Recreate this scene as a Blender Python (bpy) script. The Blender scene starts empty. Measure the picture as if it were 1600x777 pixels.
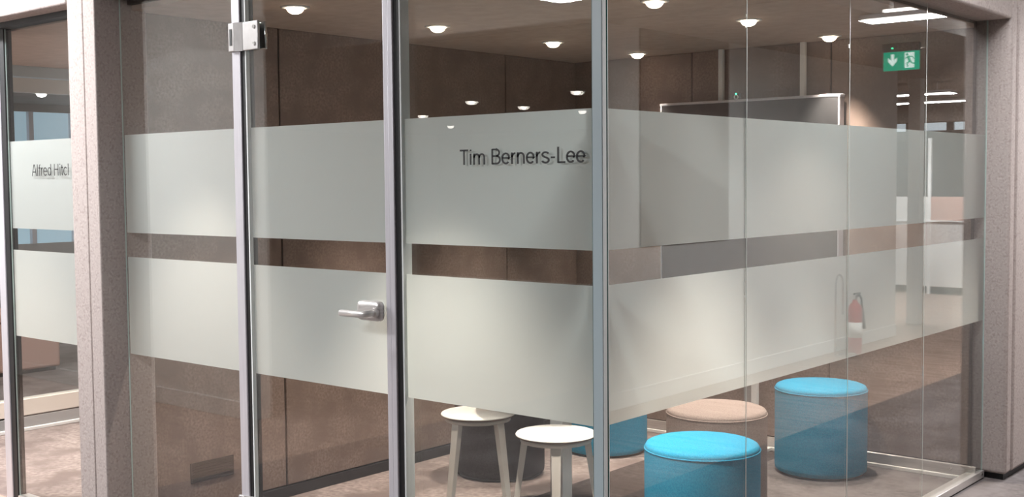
import bpy, bmesh, math
from mathutils import Vector, Matrix
S = bpy.context.scene
COL = S.collection
PI = math.pi

# ------------------------------------------------------------------ camera
FPX = 1842.9
yaw, pit, rol = -0.7017, -0.0573, -0.0089
fw = Vector((math.sin(yaw)*math.cos(pit), math.cos(yaw)*math.cos(pit), math.sin(pit)))
rt = Vector((math.cos(yaw), -math.sin(yaw), 0)); up = rt.cross(fw)
r2 = rt*math.cos(rol) + up*math.sin(rol); u2 = -rt*math.sin(rol) + up*math.cos(rol)
cd = bpy.data.cameras.new('camera'); cam = bpy.data.objects.new('camera', cd); COL.objects.link(cam)
cam.matrix_world = Matrix((( r2.x, u2.x, -fw.x, 1.9655), (r2.y, u2.y, -fw.y, -2.7059), (r2.z, u2.z, -fw.z, 1.5), (0, 0, 0, 1)))
cd.sensor_fit = 'HORIZONTAL'; cd.sensor_width = 36; cd.lens = 36*FPX/1600; cd.clip_start = 0.05
S.camera = cam

# ------------------------------------------------------------------ world, exposure
w = bpy.data.worlds.new('world'); S.world = w; w.use_nodes = True
w.node_tree.nodes['Background'].inputs[0].default_value = (0.86, 0.93, 1.0, 1)
w.node_tree.nodes['Background'].inputs[1].default_value = 0.38
S.view_settings.view_transform = 'Standard'; S.view_settings.look = 'None'
S.view_settings.gamma = 1; S.view_settings.use_curve_mapping = False
S.view_settings.exposure = 0.0
try:
    S.cycles.max_bounces = 10; S.cycles.diffuse_bounces = 4; S.cycles.glossy_bounces = 5
    S.cycles.transmission_bounces = 8; S.cycles.transparent_max_bounces = 40
    S.cycles.sample_clamp_indirect = 4.0; S.cycles.caustics_reflective = False
    S.cycles.use_denoising = True
except Exception:
    pass
DOWN_W = 190.0        # each recessed downlight in the meeting room
OFFICE_W = 14.0      # each recessed downlight of the open office
PEND_W = 75.0        # each suspended linear luminaire, the added ones included

# ------------------------------------------------------------------ materials
MATS = {}
def nodes(name):
    m = bpy.data.materials.new(name); m.use_nodes = True; nt = m.node_tree
    MATS[name] = m
    return m, nt, nt.nodes['Principled BSDF']
def plain(name, col, rough=0.6, metal=0.0, spec=0.5):
    m, nt, b = nodes(name)
    b.inputs['Base Color'].default_value = (*col, 1); b.inputs['Roughness'].default_value = rough
    b.inputs['Metallic'].default_value = metal; b.inputs['Specular IOR Level'].default_value = spec
    return m
def noisy(name, c1, c2, scale, rough=0.95, bump=0.0, detail=4, spec=0.15, stretch=(1, 1, 1), c3=None, scale3=2.0, bscale=None):
    m, nt, b = nodes(name)
    tc = nt.nodes.new('ShaderNodeTexCoord'); mp = nt.nodes.new('ShaderNodeMapping')
    mp.inputs['Scale'].default_value = stretch
    nt.links.new(tc.outputs['Object'], mp.inputs['Vector'])
    n = nt.nodes.new('ShaderNodeTexNoise'); n.inputs['Scale'].default_value = scale; n.inputs['Detail'].default_value = detail
    nt.links.new(mp.outputs[0], n.inputs['Vector'])
    r = nt.nodes.new('ShaderNodeValToRGB')
    r.color_ramp.elements[0].position = 0.36; r.color_ramp.elements[0].color = (*c1, 1)
    r.color_ramp.elements[1].position = 0.64; r.color_ramp.elements[1].color = (*c2, 1)
    nt.links.new(n.outputs['Fac'], r.inputs['Fac'])
    out = r.outputs['Color']
    if c3:
        n3 = nt.nodes.new('ShaderNodeTexNoise'); n3.inputs['Scale'].default_value = scale3; n3.inputs['Detail'].default_value = 6
        nt.links.new(mp.outputs[0], n3.inputs['Vector'])
        r3 = nt.nodes.new('ShaderNodeValToRGB'); r3.color_ramp.elements[0].position = 0.42; r3.color_ramp.elements[1].position = 0.62
        r3.color_ramp.elements[0].color = (0, 0, 0, 1); r3.color_ramp.elements[1].color = (1, 1, 1, 1)
        nt.links.new(n3.outputs['Fac'], r3.inputs['Fac'])
        mx = nt.nodes.new('ShaderNodeMixRGB'); nt.links.new(r3.outputs['Color'], mx.inputs['Fac'])
        nt.links.new(out, mx.inputs['Color1']); mx.inputs['Color2'].default_value = (*c3, 1)
        out = mx.outputs['Color']
    nt.links.new(out, b.inputs['Base Color'])
    b.inputs['Roughness'].default_value = rough; b.inputs['Specular IOR Level'].default_value = spec
    if bump:
        bp = nt.nodes.new('ShaderNodeBump'); bp.inputs['Strength'].default_value = bump; bp.inputs['Distance'].default_value = 0.003
        nb = n
        if bscale:
            nb = nt.nodes.new('ShaderNodeTexNoise'); nb.inputs['Scale'].default_value = bscale
            nt.links.new(mp.outputs[0], nb.inputs['Vector'])
        nt.links.new(nb.outputs['Fac'], bp.inputs['Height']); nt.links.new(bp.outputs[0], b.inputs['Normal'])
    return m
def emit(name, col, s):
    m, nt, b = nodes(name)
    b.inputs['Base Color'].default_value = (*col, 1)
    b.inputs['Emission Color'].default_value = (*col, 1); b.inputs['Emission Strength'].default_value = s
    return m
def glass(name, tint, r0):
    m, nt, b = nodes(name); nt.nodes.remove(b)
    out = nt.nodes['Material Output']
    g = nt.nodes.new('ShaderNodeNewGeometry')
    d = nt.nodes.new('ShaderNodeVectorMath'); d.operation = 'DOT_PRODUCT'
    nt.links.new(g.outputs['Normal'], d.inputs[0]); nt.links.new(g.outputs['Incoming'], d.inputs[1])
    def mt(op, a, bb):
        n = nt.nodes.new('ShaderNodeMath'); n.operation = op
        for i, v in enumerate((a, bb)):
            if v is None: continue
            if isinstance(v, (int, float)): n.inputs[i].default_value = v
            else: nt.links.new(v, n.inputs[i])
        return n.outputs[0]
    c = mt('ABSOLUTE', d.outputs['Value'], None)
    k = mt('POWER', mt('SUBTRACT', 1.0, c), 5.0)
    f = mt('ADD', mt('MULTIPLY', k, 1 - r0), r0)
    t = nt.nodes.new('ShaderNodeBsdfTransparent'); t.inputs[0].default_value = (*tint, 1)
    gl = nt.nodes.new('ShaderNodeBsdfGlossy'); gl.inputs['Roughness'].default_value = 0.0; gl.inputs[0].default_value = (1, 1, 1, 1)
    mx = nt.nodes.new('ShaderNodeMixShader')
    nt.links.new(f, mx.inputs[0]); nt.links.new(t.outputs[0], mx.inputs[1]); nt.links.new(gl.outputs[0], mx.inputs[2])
    nt.links.new(mx.outputs[0], out.inputs['Surface'])
    return m
def film(name, col, trans):
    m, nt, b = nodes(name); nt.nodes.remove(b); out = nt.nodes['Material Output']
    d = nt.nodes.new('ShaderNodeBsdfDiffuse'); d.inputs[0].default_value = (*col, 1)
    t = nt.nodes.new('ShaderNodeBsdfTranslucent'); t.inputs[0].default_value = (*col, 1)
    mx = nt.nodes.new('ShaderNodeMixShader'); mx.inputs[0].default_value = trans
    nt.links.new(d.outputs[0], mx.inputs[1]); nt.links.new(t.outputs[0], mx.inputs[2])
    nt.links.new(mx.outputs[0], out.inputs['Surface'])
    return m

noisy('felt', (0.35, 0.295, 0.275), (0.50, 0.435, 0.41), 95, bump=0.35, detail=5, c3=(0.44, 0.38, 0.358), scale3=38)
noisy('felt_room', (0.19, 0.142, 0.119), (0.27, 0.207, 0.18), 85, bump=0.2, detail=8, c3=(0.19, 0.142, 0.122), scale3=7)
noisy('ceiling_board', (0.44, 0.345, 0.285), (0.49, 0.385, 0.325), 14, rough=0.9)
noisy('carpet_pink', (0.20, 0.16, 0.15), (0.33, 0.275, 0.255), 34, bump=0.5, detail=10, c3=(0.165, 0.13, 0.122), scale3=4)
noisy('carpet_dark', (0.105, 0.09, 0.088), (0.16, 0.14, 0.135), 30, bump=0.5, detail=10, c3=(0.19, 0.168, 0.165), scale3=3.2)
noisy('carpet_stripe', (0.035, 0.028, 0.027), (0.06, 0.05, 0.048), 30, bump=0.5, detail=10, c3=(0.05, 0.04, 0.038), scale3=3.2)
noisy('carpet_brown', (0.25, 0.18, 0.145), (0.42, 0.32, 0.27), 5, bump=0.3, detail=8, stretch=(0.5, 3.0, 1), c3=(0.32, 0.235, 0.195), scale3=3)
noisy('plaster_white', (0.74, 0.72, 0.69), (0.77, 0.75, 0.72), 6, rough=0.8)
noisy('plaster_grey', (0.36, 0.345, 0.33), (0.39, 0.375, 0.36), 6, rough=0.8)
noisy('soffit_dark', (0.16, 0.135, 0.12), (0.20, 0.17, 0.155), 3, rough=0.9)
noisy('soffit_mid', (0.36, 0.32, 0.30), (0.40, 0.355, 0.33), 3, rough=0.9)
noisy('fabric_blue', (0.006, 0.225, 0.40), (0.018, 0.30, 0.49), 190, bump=0.3, rough=0.9)
noisy('fabric_taupe', (0.235, 0.185, 0.168), (0.30, 0.245, 0.225), 190, bump=0.3, rough=0.9)
noisy('fabric_charcoal', (0.022, 0.018, 0.018), (0.036, 0.030, 0.030), 190, bump=0.3, rough=0.85)
noisy('fabric_pink', (0.50, 0.31, 0.26), (0.56, 0.36, 0.30), 120, rough=0.9)
plain('skirting_white', (0.80, 0.79, 0.77), 0.5)
plain('skirting_cream', (0.78, 0.70, 0.62), 0.5)
noisy('aluminium', (0.62, 0.60, 0.64), (0.68, 0.66, 0.70), 4, rough=0.38, spec=0.5, stretch=(60, 60, 1))
MATS['aluminium'].node_tree.nodes['Principled BSDF'].inputs['Metallic'].default_value = 0.35
noisy('steel', (0.66, 0.63, 0.61), (0.76, 0.73, 0.71), 5, rough=0.34, spec=0.5, stretch=(1, 1, 40))
MATS['steel'].node_tree.nodes['Principled BSDF'].inputs['Metallic'].default_value = 0.6
noisy('hinge_steel', (0.50, 0.48, 0.47), (0.56, 0.54, 0.53), 30, rough=0.4)
MATS['hinge_steel'].node_tree.nodes['Principled BSDF'].inputs['Metallic'].default_value = 0.6
plain('chrome', (0.8, 0.8, 0.8), 0.12, 1.0)
plain('rubber', (0.012, 0.012, 0.013), 0.5)
plain('edge_seal_blue', (0.46, 0.55, 0.585), 0.35)
plain('edge_seal_white', (0.88, 0.91, 0.90), 0.35)
plain('edge_seal_dark', (0.006, 0.06, 0.055), 0.15)
plain('joint_tape', (0.62, 0.64, 0.60), 0.15)
plain('glass_edge', (0.62, 0.74, 0.70), 0.15)
plain('white_laminate', (0.86, 0.84, 0.80), 0.35)
plain('leg_paint', (0.62, 0.585, 0.54), 0.4)
plain('ply_edge', (0.16, 0.105, 0.075), 0.6)
plain('white_metal', (0.84, 0.83, 0.81), 0.35)
plain('lettering_black', (0.012, 0.011, 0.011), 0.6)
plain('vent_dark', (0.028, 0.021, 0.018), 0.6)
plain('screen', (0.035, 0.035, 0.037), 0.18)
plain('plastic_grey', (0.32, 0.32, 0.32), 0.4)
plain('plastic_black', (0.02, 0.02, 0.02), 0.4)
plain('red_paint', (0.42, 0.03, 0.03), 0.3)
plain('label_white', (0.8, 0.8, 0.78), 0.5)
emit('led_green', (0.05, 0.9, 0.42), 6.0)
emit('lamp_warm', (1.0, 0.80, 0.60), 14.0)
emit('lamp_office', (1.0, 0.92, 0.84), 9.0)
emit('lamp_white', (1.0, 0.97, 0.93), 5.0)
emit('sign_green', (0.0, 0.44, 0.26), 1.5)
emit('sign_white', (0.85, 1.0, 0.95), 1.9)
emit('daylight_pane', (0.42, 0.60, 0.72), 0.55)
emit('daylight_bright', (0.80, 0.92, 1.0), 1.3)
glass('glass_clear', (0.975, 0.985, 0.98), 0.045)
glass('glass_side', (0.97, 0.985, 0.978), 0.075)
film('frost', (0.84, 0.87, 0.848), 0.54)

# ------------------------------------------------------------------ mesh helpers
class MB:
    def __init__(s): s.b = bmesh.new()
    def box(s, x0, x1, y0, y1, z0, z1, mi=0, bev=0.0, seg=2):
        r = bmesh.ops.create_cube(s.b, size=1)
        vs = r['verts']
        for v in vs: v.co = Vector((x0 + (v.co.x + .5)*(x1 - x0), y0 + (v.co.y + .5)*(y1 - y0), z0 + (v.co.z + .5)*(z1 - z0)))
        fs = {f for v in vs for f in v.link_faces}
        for f in fs: f.material_index = mi
        if bev:
            es = {e for v in vs for e in v.link_edges}
            rr = bmesh.ops.bevel(s.b, geom=list(es), offset=bev, segments=seg, profile=0.5, affect='EDGES')
            for f in rr['faces']: f.material_index = mi; f.smooth = True
        return s
    def cyl(s, p, q, r0, r1=None, n=24, mi=0, caps=True):
        p = Vector(p); q = Vector(q); d = q - p
        r1 = r0 if r1 is None else r1
        r = bmesh.ops.create_cone(s.b, cap_ends=caps, segments=n, radius1=r0, radius2=r1, depth=d.length)
        R = Vector((0, 0, 1)).rotation_difference(d.normalized()).to_matrix()
        for v in r['verts']: v.co = R @ v.co + (p + q)/2
        for f in {f for v in r['verts'] for f in v.link_faces}:
            f.material_index = mi; f.smooth = len(f.verts) == 4
        return s
    def lathe(s, prof, c=(0, 0, 0), n=48, mi=0):
        rings = []
        for (r, z) in prof:
            if r < 1e-6: rings.append([s.b.verts.new((c[0], c[1], c[2] + z))])
            else: rings.append([s.b.verts.new((c[0] + r*math.cos(2*PI*k/n), c[1] + r*math.sin(2*PI*k/n), c[2] + z)) for k in range(n)])
        for a, b in zip(rings, rings[1:]):
            for k in range(n):
                k2 = (k + 1) % n
                if len(a) == 1 and len(b) == 1: continue
                if len(a) == 1: f = s.b.faces.new((a[0], b[k2], b[k]))
                elif len(b) == 1: f = s.b.faces.new((a[k], a[k2], b[0]))
                else: f = s.b.faces.new((a[k], a[k2], b[k2], b[k]))
                f.material_index = mi; f.smooth = True
        return s
    def tube(s, pts, r, n=12, mi=0):
        pts = [Vector(p) for p in pts]; rings = []
        t0 = (pts[1] - pts[0]).normalized()
        ref = Vector((0, 0, 1)) if abs(t0.z) < .9 else Vector((1, 0, 0))
        for i, p in enumerate(pts):
            t = (pts[min(i + 1, len(pts) - 1)] - pts[max(i - 1, 0)]).normalized()
            a = t.cross(ref).normalized(); bb = a.cross(t); 
            rings.append([s.b.verts.new(p + r*(a*math.cos(2*PI*k/n) + bb*math.sin(2*PI*k/n))) for k in range(n)])
            ref = bb
        for a, b in zip(rings, rings[1:]):
            for k in range(n):
                f = s.b.faces.new((a[k], a[(k + 1) % n], b[(k + 1) % n], b[k])); f.smooth = True; f.material_index = mi
        for rr in (rings[0], rings[-1]):
            s.b.faces.new(rr).material_index = mi
        return s
    def prism(s, pts, axis, a, b, mi=0):
        """polygon pts (2D) extruded along axis 'x','y' or 'z' from a to b"""
        def P(u, v, t): return {'x': (t, u, v), 'y': (u, t, v), 'z': (u, v, t)}[axis]
        A = [s.b.verts.new(P(u, v, a)) for u, v in pts]; B = [s.b.verts.new(P(u, v, b)) for u, v in pts]
        n = len(pts)
        fs = [s.b.faces.new(A[::-1]), s.b.faces.new(B)]
        for i in range(n): fs.append(s.b.faces.new((A[i], A[(i + 1) % n], B[(i + 1) % n], B[i])))
        for f in fs: f.material_index = mi
        return s
    def hexa(s, bot, top, mi=0):
        A = [s.b.verts.new(p) for p in bot]; B = [s.b.verts.new(p) for p in top]
        fs = [s.b.faces.new(A[::-1]), s.b.faces.new(B)] + [s.b.faces.new((A[i], A[(i+1) % 4], B[(i+1) % 4], B[i])) for i in range(4)]
        for f in fs: f.material_index = mi
        return s
    def build(s, name, mats, parent=None, loc=None, recalc=True):
        if recalc: bmesh.ops.recalc_face_normals(s.b, faces=s.b.faces[:])
        me = bpy.data.meshes.new(name); s.b.to_mesh(me); s.b.free()
        for m in ([mats] if isinstance(mats, str) else mats): me.materials.append(MATS[m])
        return link(name, me, parent, loc)
def link(name, me, parent=None, loc=None):
    o = bpy.data.objects.new(name, me); COL.objects.link(o)
    if parent: o.parent = parent
    if loc is not None: o.location = loc
    return o
def tag(o, label, cat=None, group=None, kind=None):
    o['label'] = label
    if cat: o['category'] = cat
    if group: o['group'] = group
    if kind: o['kind'] = kind
    return o
def empty(name, loc=(0, 0, 0), rz=0.0):
    o = bpy.data.objects.new(name, None); COL.objects.link(o); o.location = loc; o.rotation_euler = (0, 0, rz)
    o.empty_display_size = 0.1
    return o
def copy_tree(o, parent=None):
    c = o.copy(); COL.objects.link(c); c.parent = parent
    for ch in list(o.children): copy_tree(ch, c)
    return c
def B(x0, x1, y0, y1, z0, z1, bev=0.0, seg=2): return MB().box(x0, x1, y0, y1, z0, z1, 0, bev, seg)
def struct(o, label, cat): return tag(o, label, cat, kind='structure')

# key dimensions (metres)
XW = -2.46; YB = 3.15; ZC = 2.222          # meeting room left wall, back wall, ceiling
ZT = 2.26                                  # underside of the felt beams over the glass
BANDS = ((0.7915, 1.198), (1.299, 1.704))  # frosted bands
OUT, INN = -0.0, 0.030

# ------------------------------------------------------------------ floors
def floor(x0, x1, y0, y1, m, label):
    return struct(B(x0, x1, y0, y1, -0.05, 0.0).build('floor', m), label, 'floor')
floor(XW - .15, -1.53, -0.0, YB, 'carpet_pink', 'pinkish patterned carpet under the charcoal pouf in the meeting room')
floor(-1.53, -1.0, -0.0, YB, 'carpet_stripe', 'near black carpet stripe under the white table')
floor(-1.53, -1.0, YB, 8.2, 'carpet_dark', 'dark grey carpet behind the meeting room back wall')
floor(-1.0, 1.2, -0.0, 8.2, 'carpet_dark', 'dark grey carpet running under the glass corner and out into the corridor')
floor(1.2, 14, -0.0, 18, 'carpet_brown', 'brown streaked carpet along the far side of the corridor')
floor(-1.53, 1.2, 8.2, 18, 'carpet_brown', 'brown streaked carpet in the open office past the corridor')
floor(-3.1, 1.2, -5.5, -0.0, 'carpet_dark', 'dark grey carpet outside the glass door and corner')
floor(1.2, 14, -5.5, -0.0, 'carpet_brown', 'brown streaked carpet beside the corridor entrance')
floor(-15, -3.1, -5.5, -0.0, 'carpet_brown', 'brown streaked carpet in front of the neighbouring room')
floor(-15, 14, -15, -5.5, 'carpet_brown', 'brown streaked carpet of the open office in front of the meeting rooms')
floor(-4.95, XW - .15, -0.0, YB, 'carpet_pink', 'pale carpet of the neighbouring meeting room')
floor(-15, -4.95, -0.0, 8, 'carpet_dark', 'dark carpet beyond the neighbouring meeting room')

# ------------------------------------------------------------------ meeting room shell
wl = empty('wall_left', (XW, 0, 0)); struct(wl, 'brown felt panelled wall with a dark air grille near the floor', 'wall')
B(-0.10, -0.012, 0.0, YB + .1, 0, 2.6).build('backing', 'vent_dark', wl)
for a, b in ((0.012, 0.845), (0.853, 2.482), (2.490, YB)):
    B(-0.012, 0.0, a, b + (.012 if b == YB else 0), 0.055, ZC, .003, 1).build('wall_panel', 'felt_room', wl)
B(-0.012, 0.012, 0.012, YB, 0.0, 0.05).build('skirting', 'rubber', wl)
gv = B(0.0, 0.004, 0.309, 0.541, 0.170, 0.261, .001, 1).build('air_grille', 'vent_dark', wl)
for k in range(7):
    z = 0.178 + k*0.012
    B(0.004, 0.009, 0.318, 0.532, z, z + 0.005).build('slat', 'vent_dark', gv)
wb = empty('wall_back', (0, YB, 0)); struct(wb, 'taupe felt panelled wall behind the large screen', 'wall')
B(XW - .012, -0.06, 0.012, 0.10, 0, 2.6).build('backing', 'vent_dark', wb)
for a, b in ((XW, -1.63), (-1.622, -0.782), (-0.774, -0.045)):
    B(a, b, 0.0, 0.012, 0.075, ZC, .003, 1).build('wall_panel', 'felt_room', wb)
sk = B(XW, 0.0, -0.018, 0.0, 0.02, 0.072, .002, 1).build('skirting', 'steel', wb)
B(XW, 0.0, -0.03, 0.0, 0.0, 0.02, .003, 1).build('skirting_lip', 'white_metal', sk)
for k in range(5):
    MB().cyl((-0.12 - k*.55, -0.018, 0.05), (-0.12 - k*.55, -0.022, 0.05), .007, n=12).build('screw', 'chrome', sk)
ce = empty('ceiling', (0, 0, ZC)); struct(ce, 'brown boarded ceiling over the glass meeting room with round downlights', 'ceiling')
for a, b in ((0.06, 1.712), (1.716, YB)):
    B(XW, -0.04, a, b, 0.0, 0.02).build('ceiling_panel', 'ceiling_board', ce)
B(XW, -0.06, 0.04, YB, 0.02, 0.3).build('backing', 'vent_dark', ce)

# felt columns and beams
def rounded(x0, x1, y0, y1, z0, z1, r=.012): return MB().box(x0, x1, y0, y1, z0, z1, 0, r, 3)
cl = empty('column', (-2.43, -0.112, 0)); struct(cl, 'felt-clad pier between the two glass meeting rooms', 'column')
rounded(-0.088, 0.0, 0.0, 0.24, 0.0, 3.1, .006).build('felt_panel', 'felt', cl)
rounded(-0.214, -0.094, 0.002, 0.24, 0.0, 3.1, .006).build('felt_panel', 'felt', cl)
B(-0.20, -0.02, 0.02, 0.23, 0.0, 3.1).build('core', 'rubber', cl)
cr = empty('column', (0.0, 3.235, 0)); struct(cr, 'felt-clad pier at the end of the side glazing with rounded edges', 'column')
rounded(-0.06, 0.112, 0.0, 0.085, 0.03, 3.1, .016).build('felt_panel', 'felt', cr)
rounded(-0.06, 0.114, 0.094, 1.5, 0.03, 3.1, .016).build('felt_panel', 'felt', cr)
B(-0.04, 0.095, 0.02, 1.48, 0.0, 3.1).build('plinth', 'rubber', cr)
bs = rounded(-0.06, 0.112, 0.0, 3.232, ZT, 3.1, .012).build('trim_1', 'felt', None)
struct(bs, 'felt-clad beam running over the side glazing', 'beam')
bf = rounded(-2.429, -0.06, -0.112, 0.04, ZT, 3.1, .012).build('trim_2', 'felt')
struct(bf, 'felt-clad beam over the glass door', 'beam')
bh = rounded(-5.0, -2.645, -0.112, 0.04, ZT - .01, 3.1, .012).build('trim_3', 'felt')
struct(bh, 'felt-clad beam over the neighbouring room glazing', 'beam')
B(-5.0, -2.645, -0.03, 0.03, ZT - .035, ZT - .01).build('head_seal', 'rubber', bh)

# ------------------------------------------------------------------ glazing
def pane_box(m, x0, x1, y0, y1, z0, z1, thin):
    """glass box: big faces clear, the narrow edges green"""
    m.box(x0, x1, y0, y1, z0, z1)
    m.b.faces.ensure_lookup_table()
    for f in m.b.faces:
        f.normal_update()
        n = f.normal
        if abs(n[thin]) < .5: f.material_index = 1
    return m
def films_front(parent, x0, x1, y):
    for z0, z1 in BANDS:
        m = MB(); v = [m.b.verts.new(p) for p in ((x0, y, z0), (x1, y, z0), (x1, y, z1), (x0, y, z1))]; m.b.faces.new(v)
        tag(m.build('frosted_band', 'frost', parent, recalc=False), 'frosted translucent film band')
def films_side(parent, y0, y1, x):
    for z0, z1 in BANDS:
        m = MB(); v = [m.b.verts.new(p) for p in ((x, y0, z0), (x, y1, z0), (x, y1, z1), (x, y0, z1))]; m.b.faces.new(v)
        tag(m.build('frosted_band', 'frost', parent, recalc=False), 'frosted translucent film band')
def arc(cx, cy, rx, ry, a0, a1, n=14):
    return [(cx + rx*math.cos(math.radians(a0 + (a1 - a0)*k/n)), cy + ry*math.sin(math.radians(a0 + (a1 - a0)*k/n))) for k in range(n + 1)]
# stroke letters: glyph -> (advance, strokes); cap height 1, x-height .73
X = .73; E_ = [(.06, .40), (.48, .40)] + arc(.27, .365, .21, .325, 6, 318)
GL = {
 'T': (.58, [[(.02, .955), (.56, .955)], [(.29, .955), (.29, 0)]]),
 'i': (.24, [[(.12, 0), (.12, X)], [(.12, .90), (.12, 1.0)]]),
 'l': (.24, [[(.12, 0), (.12, 1)]]),
 'm': (.84, [[(.10, 0), (.10, X)], [(.10, .44)] + arc(.26, .47, .155, .215, 170, 0) + [(.415, 0)], [(.415, .44)] + arc(.575, .47, .155, .215, 170, 0) + [(.73, 0)]]),
 'n': (.56, [[(.10, 0), (.10, X)], [(.10, .43)] + arc(.28, .46, .175, .225, 170, 0) + [(.455, 0)]]),
 'r': (.34, [[(.10, 0), (.10, X)], [(.10, .42)] + arc(.30, .44, .19, .245, 165, 88)]),
 'B': (.66, [[(.12, 0), (.12, 1)], [(.12, .955), (.36, .955)] + arc(.36, .745, .18, .21, 90, -90) + [(.12, .535)], [(.36, .535)] + arc(.38, .29, .20, .245, 90, -90) + [(.12, .045)]]),
 'e': (.54, [E_]),
 's': (.50, [arc(.25, .545, .175, .145, 20, 180, 8) + [(.10, .47), (.20, .395), (.33, .345)] + arc(.25, .195, .185, .16, 60, -5, 6) + arc(.25, .195, .185, .155, -10, -168, 10)]),
 '-': (.34, [[(.05, .36), (.29, .36)]]),
 'L': (.54, [[(.12, 1), (.12, 0)], [(.12, .045), (.52, .045)]]),
 'A': (.62, [[(.03, 0), (.29, 1)], [(.33, 1), (.59, 0)], [(.13, .34), (.49, .34)]]),
 'f': (.28, [[(.14, 0), (.14, .82)] + arc(.26, .84, .12, .12, 180, 85, 6), [(.01, .69), (.27, .69)]]),
 'd': (.56, [[(.46, 0), (.46, 1)], arc(.27, .365, .19, .325, 0, 360, 22)]),
 'H': (.68, [[(.11, 0), (.11, 1)], [(.57, 0), (.57, 1)], [(.11, .53), (.57, .53)]]),
 't': (.28, [[(.14, .90), (.14, .14)] + arc(.24, .14, .10, .10, 180, 270, 6), [(.01, .69), (.26, .69)]]),
 'c': (.50, [arc(.27, .365, .205, .325, 45, 318, 18)]),
 ' ': (.26, []),
}
def text(parent, body, x0, x1, zb, h, y, name='lettering', wd=.115):
    m = MB(); pen = 0.0; quads = []
    for ch in body:
        adv, st = GL[ch]
        for pts in st:
            P = [Vector((pen + a, b)) for a, b in pts]
            L = []; R = []
            for i, p in enumerate(P):
                d0 = (P[i] - P[i - 1]).normalized() if i else (P[1] - P[0]).normalized()
                d1 = (P[i + 1] - P[i]).normalized() if i < len(P) - 1 else d0
                t = d0 + d1
                t = t.normalized() if t.length > 1e-4 else d0
                nn = Vector((-t.y, t.x)); k = 1/max(.5, nn.dot(Vector((-d0.y, d0.x))))
                L.append(p + nn*wd/2*k); R.append(p - nn*wd/2*k)
            for i in range(len(P) - 1): quads.append((L[i], R[i], R[i + 1], L[i + 1]))
        pen += adv
    xs = [p.x for q in quads for p in q]; xa, xb = min(xs), max(xs)
    for q in quads:
        f = m.b.faces.new([m.b.verts.new((x0 + (p.x - xa)/(xb - xa)*(x1 - x0), y, zb + p.y*h)) for p in q])
    return m.build(name, 'lettering_black', parent, recalc=False)
G0, G1 = 0.03, ZT + 0.01
def front_window(name, x0, x1, label, pane=(0.0, 0.030)):
    wd = empty(name, (0, 0, 0)); struct(wd, label, 'glass panel')
    for y in pane:
        pane_box(MB(), x0, x1, y, y + 0.006, G0, G1, 1).build('pane', ['glass_clear', 'glass_edge'], wd)
    films_front(wd, x0 + .001, x1 - .001, 0.010)
    B(x0, x1, -0.008, 0.046, 0.0, G0, .002, 1).build('floor_track', 'steel', wd)
    return wd
w1 = front_window('window_1', -2.428, -1.660, 'clear glass panel with two frosted bands between felt pier and hinge post', (0.0,))
w2 = front_window('window_2', -0.786, -0.022, 'clear glass panel with two frosted bands and a name in black letters', (0.0, 0.028))
B(-0.791, -0.783, -0.004, 0.036, G0, G1).build('edge_seal', 'edge_seal_white', w2)
text(w2, 'Tim Berners-Lee', -0.530, -0.040, 1.5505, 0.047, -0.0008)
def side_window(name, y0, y1, label):
    wd = empty(name, (0, 0, 0)); struct(wd, label, 'glass panel')
    for x in (-0.004,):
        pane_box(MB(), x, x + 0.004, y0, y1, G0 + .01, G1, 0).build('pane', ['glass_side', 'glass_side'], wd)
    films_side(wd, y0 + .001, y1 - .001, -0.0055)
    tr = B(-0.046, 0.012, y0, y1, 0.006, G0 + .012, .002, 1).build('floor_track', 'steel', wd)
    B(-0.040, 0.006, y0, y1, 0.0, 0.006).build('packer', 'rubber', tr)
    return wd
SY = (0.045, 0.847, 1.655, 2.443, 3.232)
lab = ('glass panel with frosted bands next to the glass corner edge', 'glass panel with frosted bands in front of the taupe pouf', 'glass panel with frosted bands showing the green exit sign', 'last glass panel with frosted bands against the felt pier')
for i in range(4):
    wd = side_window('window_%d' % (i + 3), SY[i] + .001, SY[i + 1] - .001, lab[i])
    if i < 3: B(0.0002, 0.0012, SY[i + 1] - .0016, SY[i + 1] + .0016, G0 + .012, G1).build('joint_tape', 'joint_tape', wd)
    else:
        B(-0.006, 0.001, 3.2312, 3.2328, G0 + .012, G1).build('edge_strip', 'glass_edge', wd)
        MB().cyl((0.012, 3.19, 0.028), (0.016, 3.19, 0.028), .007, n=12).build('screw', 'chrome', wd)
# glass corner post built of the two closed edges
cn = empty('trim_4', (0, 0, 0)); struct(cn, 'pale blue and white closed glass edges meeting at the glass corner', 'corner trim')
B(-0.021, 0.0135, 0.0, 0.012, G0, G1, .001, 1).build('edge_seal', 'edge_seal_blue', cn)
B(0.0135, 0.0165, 0.002, 0.016, G0, G1).build('edge_strip', 'edge_seal_white', cn)
B(-0.004, 0.0155, 0.016, 0.024, G0, G1).build('edge_gap', 'edge_seal_dark', cn)
B(-0.034, 0.003, 0.024, 0.046, G0, G1, .001, 1).build('edge_seal', 'edge_seal_white', cn)

# door posts
def post(name, x0, x1, gx0, gx1, label):
    p = empty(name, (0, 0, 0)); struct(p, label, 'door post')
    B(x0, x1, -0.012, 0.040, 0.0, ZT, .003, 2).build('profile', 'aluminium', p)
    B(gx0, gx1, -0.006, 0.034, 0.0, ZT).build('gasket', 'rubber', p)
    return p
p1 = post('trim_5', -1.660, -1.612, -1.612, -1.590, 'aluminium hinge post beside the glass door')
p2 = post('trim_6', -0.858, -0.834, -0.811, -0.790, 'aluminium latch post beside the door handle')
B(-0.834, -0.811, -0.014, 0.040, 0.0, ZT, .003, 2).build('profile', 'aluminium', p2)

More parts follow.
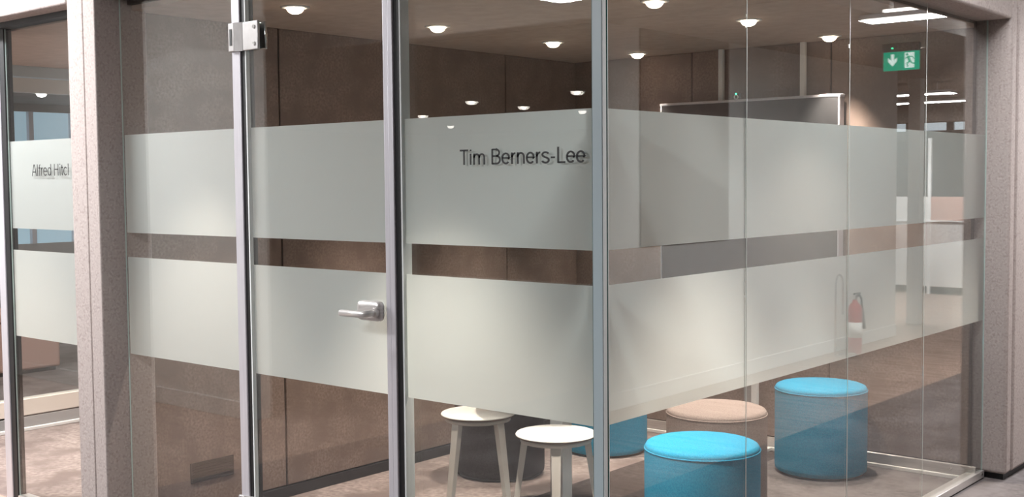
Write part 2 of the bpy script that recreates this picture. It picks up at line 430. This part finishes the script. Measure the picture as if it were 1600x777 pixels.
# ------------------------------------------------------------------ door
dr = empty('door_1', (0, 0, 0)); struct(dr, 'frosted-band glass door with steel hinge and lever handle', 'door')
pane_box(MB(), -1.586, -0.862, -0.004, 0.006, 0.012, ZT - .012, 1).build('pane', ['glass_clear', 'glass_edge'], dr)
B(-1.590, -1.584, -0.006, 0.010, 0.012, ZT - .012).build('edge_seal', 'edge_seal_white', dr)
films_front(dr, -1.584, -0.863, 0.010)
def hinge(zc):
    h = B(-1.590, -1.500, -0.016, -0.005, zc - .052, zc + .052, .003, 2).build('hinge', 'hinge_steel', dr)
    B(-1.586, -1.492, 0.0115, 0.022, zc - .05, zc + .05, .003, 2).build('back_plate', 'chrome', h)
    B(-1.662, -1.628, -0.026, -0.0125, zc - .052, zc + .052, .003, 2).build('post_plate', 'hinge_steel', h)
    MB().hexa([(-1.628, -.026, zc - .052), (-1.590, -.016, zc - .052), (-1.590, -.006, zc - .052), (-1.628, -.0135, zc - .052)],
              [(-1.628, -.026, zc + .052), (-1.590, -.016, zc + .052), (-1.590, -.006, zc + .052), (-1.628, -.0135, zc + .052)]).build('leaf', 'hinge_steel', h)
    B(-1.652, -1.639, -0.0275, -0.026, zc - .030, zc + .030).build('knuckle_slot', 'plastic_black', h)
    for s in (-1, 1):
        MB().cyl((-1.522, -.016, zc + s*.030), (-1.522, -.0185, zc + s*.030), .007, n=14).build('screw', 'chrome', h)
hinge(2.036); hinge(0.275)
hd = MB().box(-0.978, -0.864, -0.040, -0.005, 1.038, 1.106, 0, .017, 4).build('handle', 'steel', dr)
tag(hd, 'brushed steel lever handle on a long rounded plate')
MB().cyl((-0.880, -.039, 1.070), (-0.880, -.050, 1.070), .017, .015, 24).build('rose', 'steel', hd)
lv = [(-0.880, -.038, 1.070), (-0.881, -.062, 1.069), (-0.884, -.076, 1.068), (-0.892, -.083, 1.067), (-0.905, -.085, 1.066), (-1.000, -.085, 1.066)]
MB().tube(lv, .0115, 16).build('lever', 'steel', hd)

# ------------------------------------------------------------------ neighbouring room glazing
w7 = front_window('window_7', -3.398, -2.646, 'neighbouring room glass panel with frosted bands and part of a name', (0.0,))
text(w7, 'Alfred Hitcl', -3.183, -2.862, 1.5415, 0.052, -0.0008, wd=.085)
p3 = post('trim_7', -3.500, -3.441, -3.441, -3.399, 'white aluminium post beside the neighbouring room glazing')
w8 = empty('window_8', (-4.95, 0, 0)); struct(w8, 'glass partition with cream skirting on the far side of the neighbouring room', 'glass partition')
pane_box(MB(), -0.005, 0.005, 0.05, YB, .2, 2.155, 0).build('pane', ['glass_clear', 'glass_edge'], w8)
B(-0.05, 0.03, 0.05, YB, 2.155, 2.222, .002, 1).build('head_rail', 'edge_seal_blue', w8)
s8 = B(-0.05, 0.03, 0.05, YB, 0.095, 0.195, .003, 1).build('skirting', 'skirting_cream', w8)
B(-0.04, 0.015, 0.05, YB, 0.085, 0.095).build('shadow_gap', 'vent_dark', s8)
B(-0.05, 0.03, 0.05, YB, 0.022, 0.085, .002, 1).build('lower_rail', 'plastic_grey', s8)
B(-0.05, 0.045, 0.05, YB, 0.0, 0.022, .004, 1).build('lip', 'skirting_white', s8)
c2 = B(-4.95, XW - .15, 0.05, YB, ZC, ZC + .3).build('ceiling', 'ceiling_board'); struct(c2, 'brown boarded ceiling of the neighbouring meeting room', 'ceiling')
wn = B(-4.95, XW - .1, YB, YB + .1, 0, 2.6).build('wall_back', 'felt_room'); struct(wn, 'felt back wall of the neighbouring meeting room', 'wall')
wr = B(XW - .15, XW - .10, 0.13, YB, 0, 2.6).build('wall_right', 'felt_room'); struct(wr, 'felt side wall of the neighbouring meeting room', 'wall')

# office beyond the neighbouring room
OFFICE = []
bk = B(-7.1, -7.0, 0, 8, 2.235, 3.1).build('trim_8', 'skirting_cream'); struct(bk, 'cream bulkhead beyond the neighbouring room', 'bulkhead')
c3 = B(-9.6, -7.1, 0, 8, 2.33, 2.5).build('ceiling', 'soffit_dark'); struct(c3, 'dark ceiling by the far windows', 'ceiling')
c4 = B(-7.0, -5.0, 0, 8, 2.7, 2.8).build('ceiling', 'soffit_mid'); struct(c4, 'mid grey ceiling past the glass partition', 'ceiling')
ww = empty('wall_window', (-9.6, 0, 0)); struct(ww, 'far office wall with tall blue daylight windows', 'wall')
B(-0.1, 0.0, 0, 8, 0, 0.9).build('apron', 'plaster_grey', ww)
B(-0.1, 0.0, 0, 8, 2.25, 2.6).build('lintel', 'soffit_dark', ww)
for k in range(8):
    y = 2.45 + k*0.46
    B(-0.06, 0.02, y - .025, y + .025, 0.9, 2.25).build('mullion', 'aluminium', ww)
    B(-0.04, -0.03, y + .025, y + .435, 0.9, 2.25).build('pane', 'daylight_pane' if k < 3 else 'daylight_bright', ww)
B(-0.1, 0.0, 0, 2.45, 0.9, 2.25).build('pier', 'plaster_grey', ww)
B(-0.1, 0.0, 6.13, 8, 0.9, 2.25).build('pier', 'plaster_grey', ww)
for (x, y, z, lb) in ((-6.0, 1.9, 2.7, 'added downlight lighting the cream bulkhead'), (-8.2, 2.75, 2.33, 'round downlight under the dark ceiling by the windows'), (-6.2, 3.2, 2.7, 'added downlight above the pink bench side')):  # the two lights in the higher ceiling are added to brighten the bulkhead
    OFFICE.append((x, y, z, lb))
bn = empty('storage_bench', (-7.2, 1.75, 0)); tag(bn, 'pink padded storage bench behind the neighbouring room partition', 'bench')
MB().box(-0.25, 0.2, -0.6, 0.45, 0.03, 0.42, 0, .02, 3).build('body', 'fabric_pink', bn)
MB().box(-0.26, 0.21, -0.61, 0.46, 0.42, 0.50, 0, .025, 3).build('cushion', 'fabric_pink', bn)
B(-0.22, 0.17, -0.57, 0.42, 0, 0.03).build('plinth', 'plastic_black', bn)

# ------------------------------------------------------------------ downlights
def downlight(x, y, z, mat, watts, label, group, col, size=1.25, r=0.048):
    t = empty('downlight', (x, y, z)); tag(t, label, 'ceiling light', group)
    MB().lathe([(r*.80, -.001), (r*.84, -.006), (r*1.22, -.004), (r*1.25, 0.0), (r*.8, 0.0)], n=32).build('bezel', 'white_metal', t)
    MB().lathe([(0, -r*.62), (r*.3, -r*.58), (r*.55, -r*.46), (r*.70, -r*.28), (r*.76, -r*.1), (r*.76, -.001)], n=32).build('lens', mat, t)
    if watts:
        ld = bpy.data.lights.new('downlight_beam', 'SPOT'); ld.energy = watts; ld.color = col
        ld.spot_size = size; ld.spot_blend = 0.75; ld.shadow_soft_size = 0.035
        lo = bpy.data.objects.new('downlight_beam', ld); COL.objects.link(lo); lo.parent = t; lo.location = (0, 0, -.035)
    return t
WARM = (1.0, 0.86, 0.74)
near = {(-1.87, .465): 'round warm downlight in the brown ceiling between hinge and latch posts', (-1.87, 1.31): 'round warm downlight in the brown ceiling above the white stools',
        (-1.87, 2.18): 'round warm downlight in the brown ceiling above the charcoal pouf', (-1.87, 2.96): 'round warm downlight at the back felt wall left of the screen',
        (-.60, .54): 'round warm downlight just inside the glass corner', (-.70, 1.355): 'round warm downlight above the front blue pouf',
        (-.70, 2.13): 'round warm downlight above the taupe pouf', (-.70, 2.965): 'round warm downlight washing the felt beside the screen'}
for (x, y), lb in near.items():
    downlight(x, y, ZC, 'lamp_warm', DOWN_W*{(-.60, .54): 1.5, (-1.87, .465): .55, (-1.87, 2.96): .5}.get((x, y), 1), lb, 'downlights in the meeting room ceiling', WARM, 1.22)

for (x, y, lb) in ((-3.3, 0.7, 'added downlight inside the neighbouring meeting room near its glazing'), (-4.3, 0.9, 'added downlight beside the far partition of the neighbouring room'), (-3.6, 2.0, 'added downlight deep inside the neighbouring meeting room')):  # fill lights added to brighten the neighbouring room
    downlight(x, y, ZC, 'lamp_warm', DOWN_W*.8, lb, 'added lights in the neighbouring room', WARM, 1.4)
for (x, y, z, lb) in OFFICE:
    downlight(x, y, z, 'lamp_office', OFFICE_W*6, lb, 'downlights beyond the neighbouring room', (1, .9, .8), 2.4, .06)
# ------------------------------------------------------------------ furniture
def pouf(x, y, fabric, label, r=.23, h=.45):
    t = empty('pouf', (x, y, 0)); tag(t, label, 'pouf', 'round poufs in the meeting room')
    MB().lathe([(0, .012), (r - .012, .012), (r - .002, .02), (r, .04), (r, h - .035), (r - .002, h - .025)], n=72).build('side_cover', fabric, t)
    MB().lathe([(r - .002, h - .026), (r - .001, h - .018), (r - .008, h - .006), (r - .022, h), (r*.6, h + .006), (0, h + .008)], n=72).build('top_cover', fabric, t)
    prof = [(r - .001 + .003*math.cos(a), h - .024 + .003*math.sin(a)) for a in [k*PI/4 for k in range(9)]]
    MB().lathe(prof, n=72).build('seam_piping', fabric, t)
    MB().lathe([(0, 0), (r - .02, 0), (r - .02, .012), (0, .012)], n=48).build('base', 'plastic_black', t)
    return t
pouf(-.471, 1.344, 'fabric_blue', 'bright blue pouf standing just inside the side glazing by the corner')
pouf(-.690, 2.87, 'fabric_blue', 'bright blue pouf beside the steel skirting of the back wall')
pouf(-.795, 2.01, 'fabric_taupe', 'taupe pouf standing between two blue poufs')
pouf(-1.84, 2.59, 'fabric_blue', 'blue pouf in shade behind the white stools')
pouf(-1.97, 1.84, 'fabric_charcoal', 'charcoal pouf behind the white stools against the felt wall')

def stool(x, y, rz, label):
    t = empty('stool', (x, y, 0), rz); tag(t, label, 'stool', 'white stools at the table')
    R = .168; h = .45
    st = MB().lathe([(0, h - .004), (R - .006, h - .004), (R, h - .002), (R, h), (R - .003, h + .004), (0, h + .0045)], n=72).build('seat', 'white_laminate', t)
    MB().lathe([(0, h - .010), (R - .006, h - .010), (R - .001, h - .006), (R - .001, h - .003), (0, h - .003)], n=72).build('seat_edge', 'ply_edge', st)
    MB().lathe([(R - .045, h - .03), (R - .020, h - .03), (R - .018, h - .010), (R - .045, h - .010), (R - .045, h - .03)], n=56).build('seat_ring', 'leg_paint', t)
    for k in range(4):
        a = PI/4 + k*PI/2
        ca, sa = math.cos(a), math.sin(a)
        def ring(rad, z, wr, wt):
            return [(rad*ca + i*wr*ca - j*wt*sa, rad*sa + i*wr*sa + j*wt*ca, z) for i, j in ((-1, -1), (1, -1), (1, 1), (-1, 1))]
        MB().hexa(ring(.190, 0.0, .010, .014), ring(.128, h - .012, .014, .020)).build('leg', 'leg_paint', t)
    return t
vd = math.atan2(1.23 + 2.706, -1.576 - 1.9655)
stool(-1.576, 1.235, vd, 'white round stool in front of the charcoal pouf')
vd2 = math.atan2(1.11 + 2.706, -1.025 - 1.9655)
stool(-1.030, 1.110, vd2 + PI/4, 'white round stool next to the glass corner in front of the table post')

tb = empty('table', (-1.33, 1.53, 0)); tag(tb, 'white round table on a square white post behind the stools', 'table')
MB().lathe([(0, .712), (.40, .712), (.415, .722), (.415, .735), (.41, .74), (0, .74)], n=72).build('tabletop', 'white_laminate', tb)
B(-.036, .036, -.036, .036, .012, .712, .003, 2).build('post', 'white_metal', tb)
MB().lathe([(0, 0), (.05, 0), (.05, .008), (.048, .012), (0, .014)], n=56).build('base_plate', 'white_metal', tb)

# wide screen
tv = empty('display_screen', (-1.24, YB, 0)); tag(tv, 'large dark display screen in a silver frame on the back wall', 'screen')
B(-.545, .545, -.075, -.025, 0.85, 1.93, .004, 1).build('housing', 'plastic_black', tv)
B(-.538, .538, -.078, -.075, 0.858, 1.922).build('display', 'screen', tv)
for (a, b, c, d) in ((-.552, .552, 1.922, 1.936), (-.552, .552, 0.844, 0.858), (-.548, -.540, 0.858, 1.922), (.540, .548, 0.858, 1.922)):
    B(a, b, -.080, -.022, c, d, .002, 1).build('frame_bar', 'aluminium', tv)
for x in (-.172, .322):
    MB().box(x - .014, x + .014, -.050, -.022, 1.93, ZC, 0, .004, 2).build('hanging_bar', 'white_metal', tv)
B(.030, .065, -.06, -.03, 0.02, 0.85, .003, 1).build('cable_post', 'white_metal', tv)
B(-.02, .030, -.045, -.03, 0.02, 0.85).build('cable_cover', 'plastic_grey', tv)
B(-.10, .14, -.17, -.032, 0.0, 0.02, .003, 1).build('foot', 'white_metal', tv)
sc = empty('camera_sensor', (-1.30, YB - .05, 1.936)); tag(sc, 'small round sensor with a green light on top of the screen', 'sensor')
MB().lathe([(.009, -.004), (.013, -.004), (.013, .004), (.009, .004), (.009, -.004)], n=24).build('ring', 'white_metal', sc)
sc.children[0].rotation_euler = (PI/2, 0, 0); sc.children[0].location = (0, -.02, .014)
B(-.014, .014, -.017, .012, 0.0, .036, .004, 2).build('housing', 'plastic_black', sc)
MB().cyl((-.002, -.017, .031), (-.002, -.021, .031), .004, n=12).build('indicator', 'led_green', sc)

# ------------------------------------------------------------------ corridor and open office (seen mirrored in the glass)
wc = empty('wall_right', (2.45, 0, 0)); struct(wc, 'white corridor wall with white skirting facing the side glazing', 'wall')
B(0, .15, 3.0, 8.15, 0, 3.1).build('wall_face', 'plaster_white', wc)
B(-.012, 0, 3.84, 5.0, 1.05, 2.5, .003, 1).build('wall_panel', 'felt_room', wc)  # dark panel added to keep the wall's mirror image dim in the side glazing
B(-.012, 0, 3.0, 8.15, 0, 0.11, .003, 1).build('skirting', 'skirting_white', wc)
wf = empty('wall_front', (0, -1.86, 0)); struct(wf, 'white wall with white skirting opposite the meeting rooms', 'wall')
B(-9, -4.05, -.15, 0, 0, 3.1).build('wall_face', 'plaster_white', wf)
B(-9, -4.05, 0, .012, 0, 0.11, .003, 1).build('skirting', 'skirting_white', wf)
k1 = B(1.03, 14, -15, 18, 2.5, 2.62).build('ceiling', 'soffit_mid'); struct(k1, 'pale plaster ceiling over the corridor side', 'ceiling')
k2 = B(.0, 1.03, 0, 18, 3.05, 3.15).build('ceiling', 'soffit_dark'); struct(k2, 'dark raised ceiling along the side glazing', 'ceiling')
k3 = B(-15, 1.03, -2.9, -.112, 3.05, 3.15).build('ceiling', 'soffit_mid'); struct(k3, 'raised ceiling in front of the meeting rooms', 'ceiling')
k4 = B(-15, 1.03, -15, -2.9, 2.45, 3.15).build('ceiling', 'soffit_mid'); struct(k4, 'low ceiling of the open office with round downlights', 'ceiling')
fo = B(-15, 14, -15.2, -15, 0, 3.1).build('wall_far', 'felt_room'); struct(fo, 'dark felt wall at the end of the open office', 'wall')
fl = B(-15.2, -15, -15, 8, 0, 3.1).build('wall_far', 'felt_room'); struct(fl, 'dark felt wall closing the side of the open office', 'wall')
n = 0
for (x, y) in ((-7.48, -7.72), (-7.68, -8.93), (-5.65, -7.37), (-7.75, -10.3), (-9.94, -9.4), (-11.9, -12.1), (-5.65, -8.9), (-3.6, -7.4), (-3.6, -8.9)):
    downlight(x, y, 2.45, 'lamp_office', OFFICE_W, 'round downlight in the open office ceiling', 'office downlights mirrored in the glass', (1, .9, .8), 2.0, .075)
for (x, y) in ((1.56, 6.3),):  # lamp added to brighten the corridor wall, out of sight behind the sign
    downlight(x, y, 2.5, 'lamp_office', OFFICE_W*18, 'added downlight hidden behind the exit sign to light the corridor wall', 'added corridor light', (1, .9, .8), 2.0, .06)

def pendant(x, y, z, L, rz, label, zc, W=.2, upl=True):
    t = empty('pendant_light', (x, y, z), rz); tag(t, label, 'pendant light', 'suspended linear lights')
    B(-L/2, L/2, -W/2, W/2, .004, .03, .003, 1).build('body', 'aluminium', t)
    B(-L/2 + .01, L/2 - .01, -W/2 + .01, W/2 - .01, 0, .004).build('diffuser', 'lamp_white', t)
    if upl: B(-L/2 + .12, L/2 - .12, -.03, .03, .045, .06).build('uplight', 'lamp_white', t)
    for s in (-1, 1):
        MB().cyl((s*L*.33, -.02, .03), (s*L*.33, 0, zc - z), .002, n=6).build('cable', 'white_metal', t)
        MB().cyl((s*L*.33, .02, .03), (s*L*.33, 0, zc - z), .002, n=6).build('cable', 'white_metal', t)
    ld = bpy.data.lights.new('pendant_glow', 'AREA'); ld.shape = 'RECTANGLE'; ld.size = L; ld.size_y = W; ld.energy = PEND_W*(1.4 if z > 2.9 and y < 0 else 1); ld.color = (.97, .98, 1.0)
    lo = bpy.data.objects.new('pendant_glow', ld); COL.objects.link(lo); lo.parent = t; lo.location = (0, 0, -.004)
    return t
pendant(.62, 4.32, 2.46, .95, 0, 'long slim pendant light hanging by the exit sign', 3.05)
pendant(3.0, 9.75, 2.38, 1.0, 0, 'slim pendant light over the far office', 2.5, upl=False)
pendant(3.3, 11.45, 2.40, 1.5, 0, 'longer slim pendant light over the far office', 2.5, upl=False)
pendant(-1.42, -2.27, 2.47, 1.2, 0, 'slim pendant light in front of the glass door', 3.05)
pendant(-4.7, -.95, 2.95, 1.2, 0, 'added unseen light in front of the neighbouring room', 3.05)  # added above the view to brighten the white wall and left glazing
pendant(-3.3, -.95, 2.95, 1.2, 0, 'added unseen light in front of the felt pier', 3.05)  # second added fill above the view, for the pier and left glazing

pendant(.57, 6.6, 2.95, .8, 0, 'added unseen light under the raised ceiling past the felt pier', 3.05)  # fill added out of view for the corridor wall and far frosted bands
pendant(.57, 1.7, 2.95, .8, 0, 'added unseen light under the raised ceiling along the side glazing', 3.05)  # fill added out of view for the end pier and side bands
# exit sign hung under the corridor ceiling; it faces the glass corner
ex = empty('exit_sign', (1.53, 5.96, 2.5)); tag(ex, 'green running man exit sign hung from the corridor ceiling', 'exit sign')
B(-.14, .14, -.025, .025, -.062, 0, .003, 1).build('housing', 'plastic_grey', ex)
MB().cyl((.06, -.025, -.035), (.06, -.029, -.035), .006, n=12).build('indicator', 'led_green', ex)
pl = B(-.137, .137, -.006, .006, -.20, -.062, .001, 1).build('panel', 'sign_green', ex)
# mirrored picture on the panel: arrow right, running figure left (the glass turns it round)
ax = .066
MB().prism([(ax - .011, -.078), (ax + .011, -.078), (ax + .011, -.125), (ax + .034, -.103), (ax + .034, -.130), (ax, -.168), (ax - .034, -.130), (ax - .034, -.103), (ax - .011, -.125)], 'y', -.0075, -.006).build('arrow', 'sign_white', pl)
B(-.100, -.028, -.0075, -.006, -.185, -.072).build('doorway', 'sign_white', pl)
fig = MB()
def limb(a, b, wd):
    d = Vector((b[0] - a[0], b[1] - a[1])).normalized(); nx, ny = -d.y*wd/2, d.x*wd/2
    fig.prism([(a[0] + nx, a[1] + ny), (a[0] - nx, a[1] - ny), (b[0] - nx, b[1] - ny), (b[0] + nx, b[1] + ny)], 'y', -.0090, -.0076)
for a, b, wd in (((-.052, -.100), (-.068, -.138), .018), ((-.052, -.100), (-.034, -.118), .007), ((-.054, -.100), (-.086, -.104), .007), ((-.086, -.104), (-.098, -.122), .006),
                 ((-.066, -.135), (-.046, -.152), .010), ((-.046, -.152), (-.052, -.178), .009), ((-.068, -.135), (-.084, -.152), .010), ((-.084, -.152), (-.106, -.156), .009)):
    limb(a, b, wd)
fig.prism([(-.046 + .0095*math.cos(k*PI/6), -.086 + .0095*math.sin(k*PI/6)) for k in range(12)], 'y', -.0090, -.0076)
fig.build('running_figure', 'sign_green', pl)

# fire extinguisher on its stand
st = empty('extinguisher_stand', (2.24, 6.62, 0)); tag(st, 'chrome tubular stand with a hooped top by the corridor wall', 'stand')
MB().tube([(.07*math.cos(a) - .0, .12*math.sin(a), .012) for a in [k*PI/12 for k in range(25)]], .008, 8).build('base_ring', 'chrome', st)
hoop = [(.06, -.10, .012), (.06, -.10, .6)] + [(.06, -.10 + .07 - .07*math.cos(a), .6 + .09*math.sin(a)) for a in [k*PI/8 for k in range(1, 8)]] + [(.06, .04, .6), (.06, .04, .35)]
MB().tube(hoop, .008, 8).build('hoop', 'chrome', st)
fe = empty('fire_extinguisher', (2.27, 6.84, 0.0)); tag(fe, 'red fire extinguisher with black horn beside the chrome stand', 'fire extinguisher')
bd = MB().lathe([(0, 0), (.055, 0), (.06, .01), (.06, .37), (.05, .41), (.022, .44), (.018, .46), (0, .46)], n=32).build('cylinder', 'red_paint', fe)
MB().lathe([(.0605, .14), (.0608, .14), (.0608, .27), (.0605, .27)], n=32).build('label_wrap', 'label_white', bd)
B(-.012, .012, -.015, .015, .46, .50, .003, 1).build('valve', 'chrome', fe)
B(-.008, .008, -.02, .10, .505, .517).build('lever', 'plastic_black', fe)
MB().tube([(0, .015, .48), (0, .08, .50), (0, .13, .46), (0, .14, .38)], .010, 8).build('hose', 'plastic_black', fe)
MB().cyl((0, .14, .38), (0, .145, .20), .014, .034, 16).build('horn', 'plastic_black', fe)

# far office beyond the corridor wall
ff = empty('wall_far', (0, 15, 0)); struct(ff, 'far office wall with high strip windows', 'wall')
B(1.2, 14, 0, .15, 0, 2.20).build('lower_wall', 'plaster_grey', ff)
B(1.2, 14, 0, .15, 2.45, 2.6).build('upper_wall', 'soffit_mid', ff)
for k in range(8):
    x = 2.0 + k*.62
    B(x, x + .52, .05, .06, 2.20, 2.45).build('pane', 'daylight_bright', ff)
    B(x + .52, x + .62, 0, .15, 2.20, 2.45).build('mullion', 'soffit_dark', ff)
bm = B(1.03, 14, 12.6, 12.9, 2.22, 2.5).build('trim_9', 'soffit_dark'); struct(bm, 'dark downstand beam across the far office', 'beam')
wp = B(2.6, 2.72, 9.1, 9.22, 0, 2.5).build('column', 'plaster_white'); struct(wp, 'slim white column past the corridor wall', 'column')
gp = empty('office_partition', (0, 12.3, 0)); tag(gp, 'white framed office partition with coloured panels in the far office', 'partition')
for k in range(9):
    x = 2.6 + k*.55
    B(x - .02, x + .02, -.02, .02, 0, 2.0).build('upright', 'white_metal', gp)
    B(x + .02, x + .53, -.01, .01, .95, 1.25).build('panel', ('plastic_grey', 'fabric_pink', 'plaster_white')[k % 3], gp)
    B(x + .02, x + .53, -.012, .012, .10, .93).build('panel', 'plaster_white', gp)
B(2.58, 7.6, -.03, .03, .93, .95).build('rail', 'white_metal', gp)
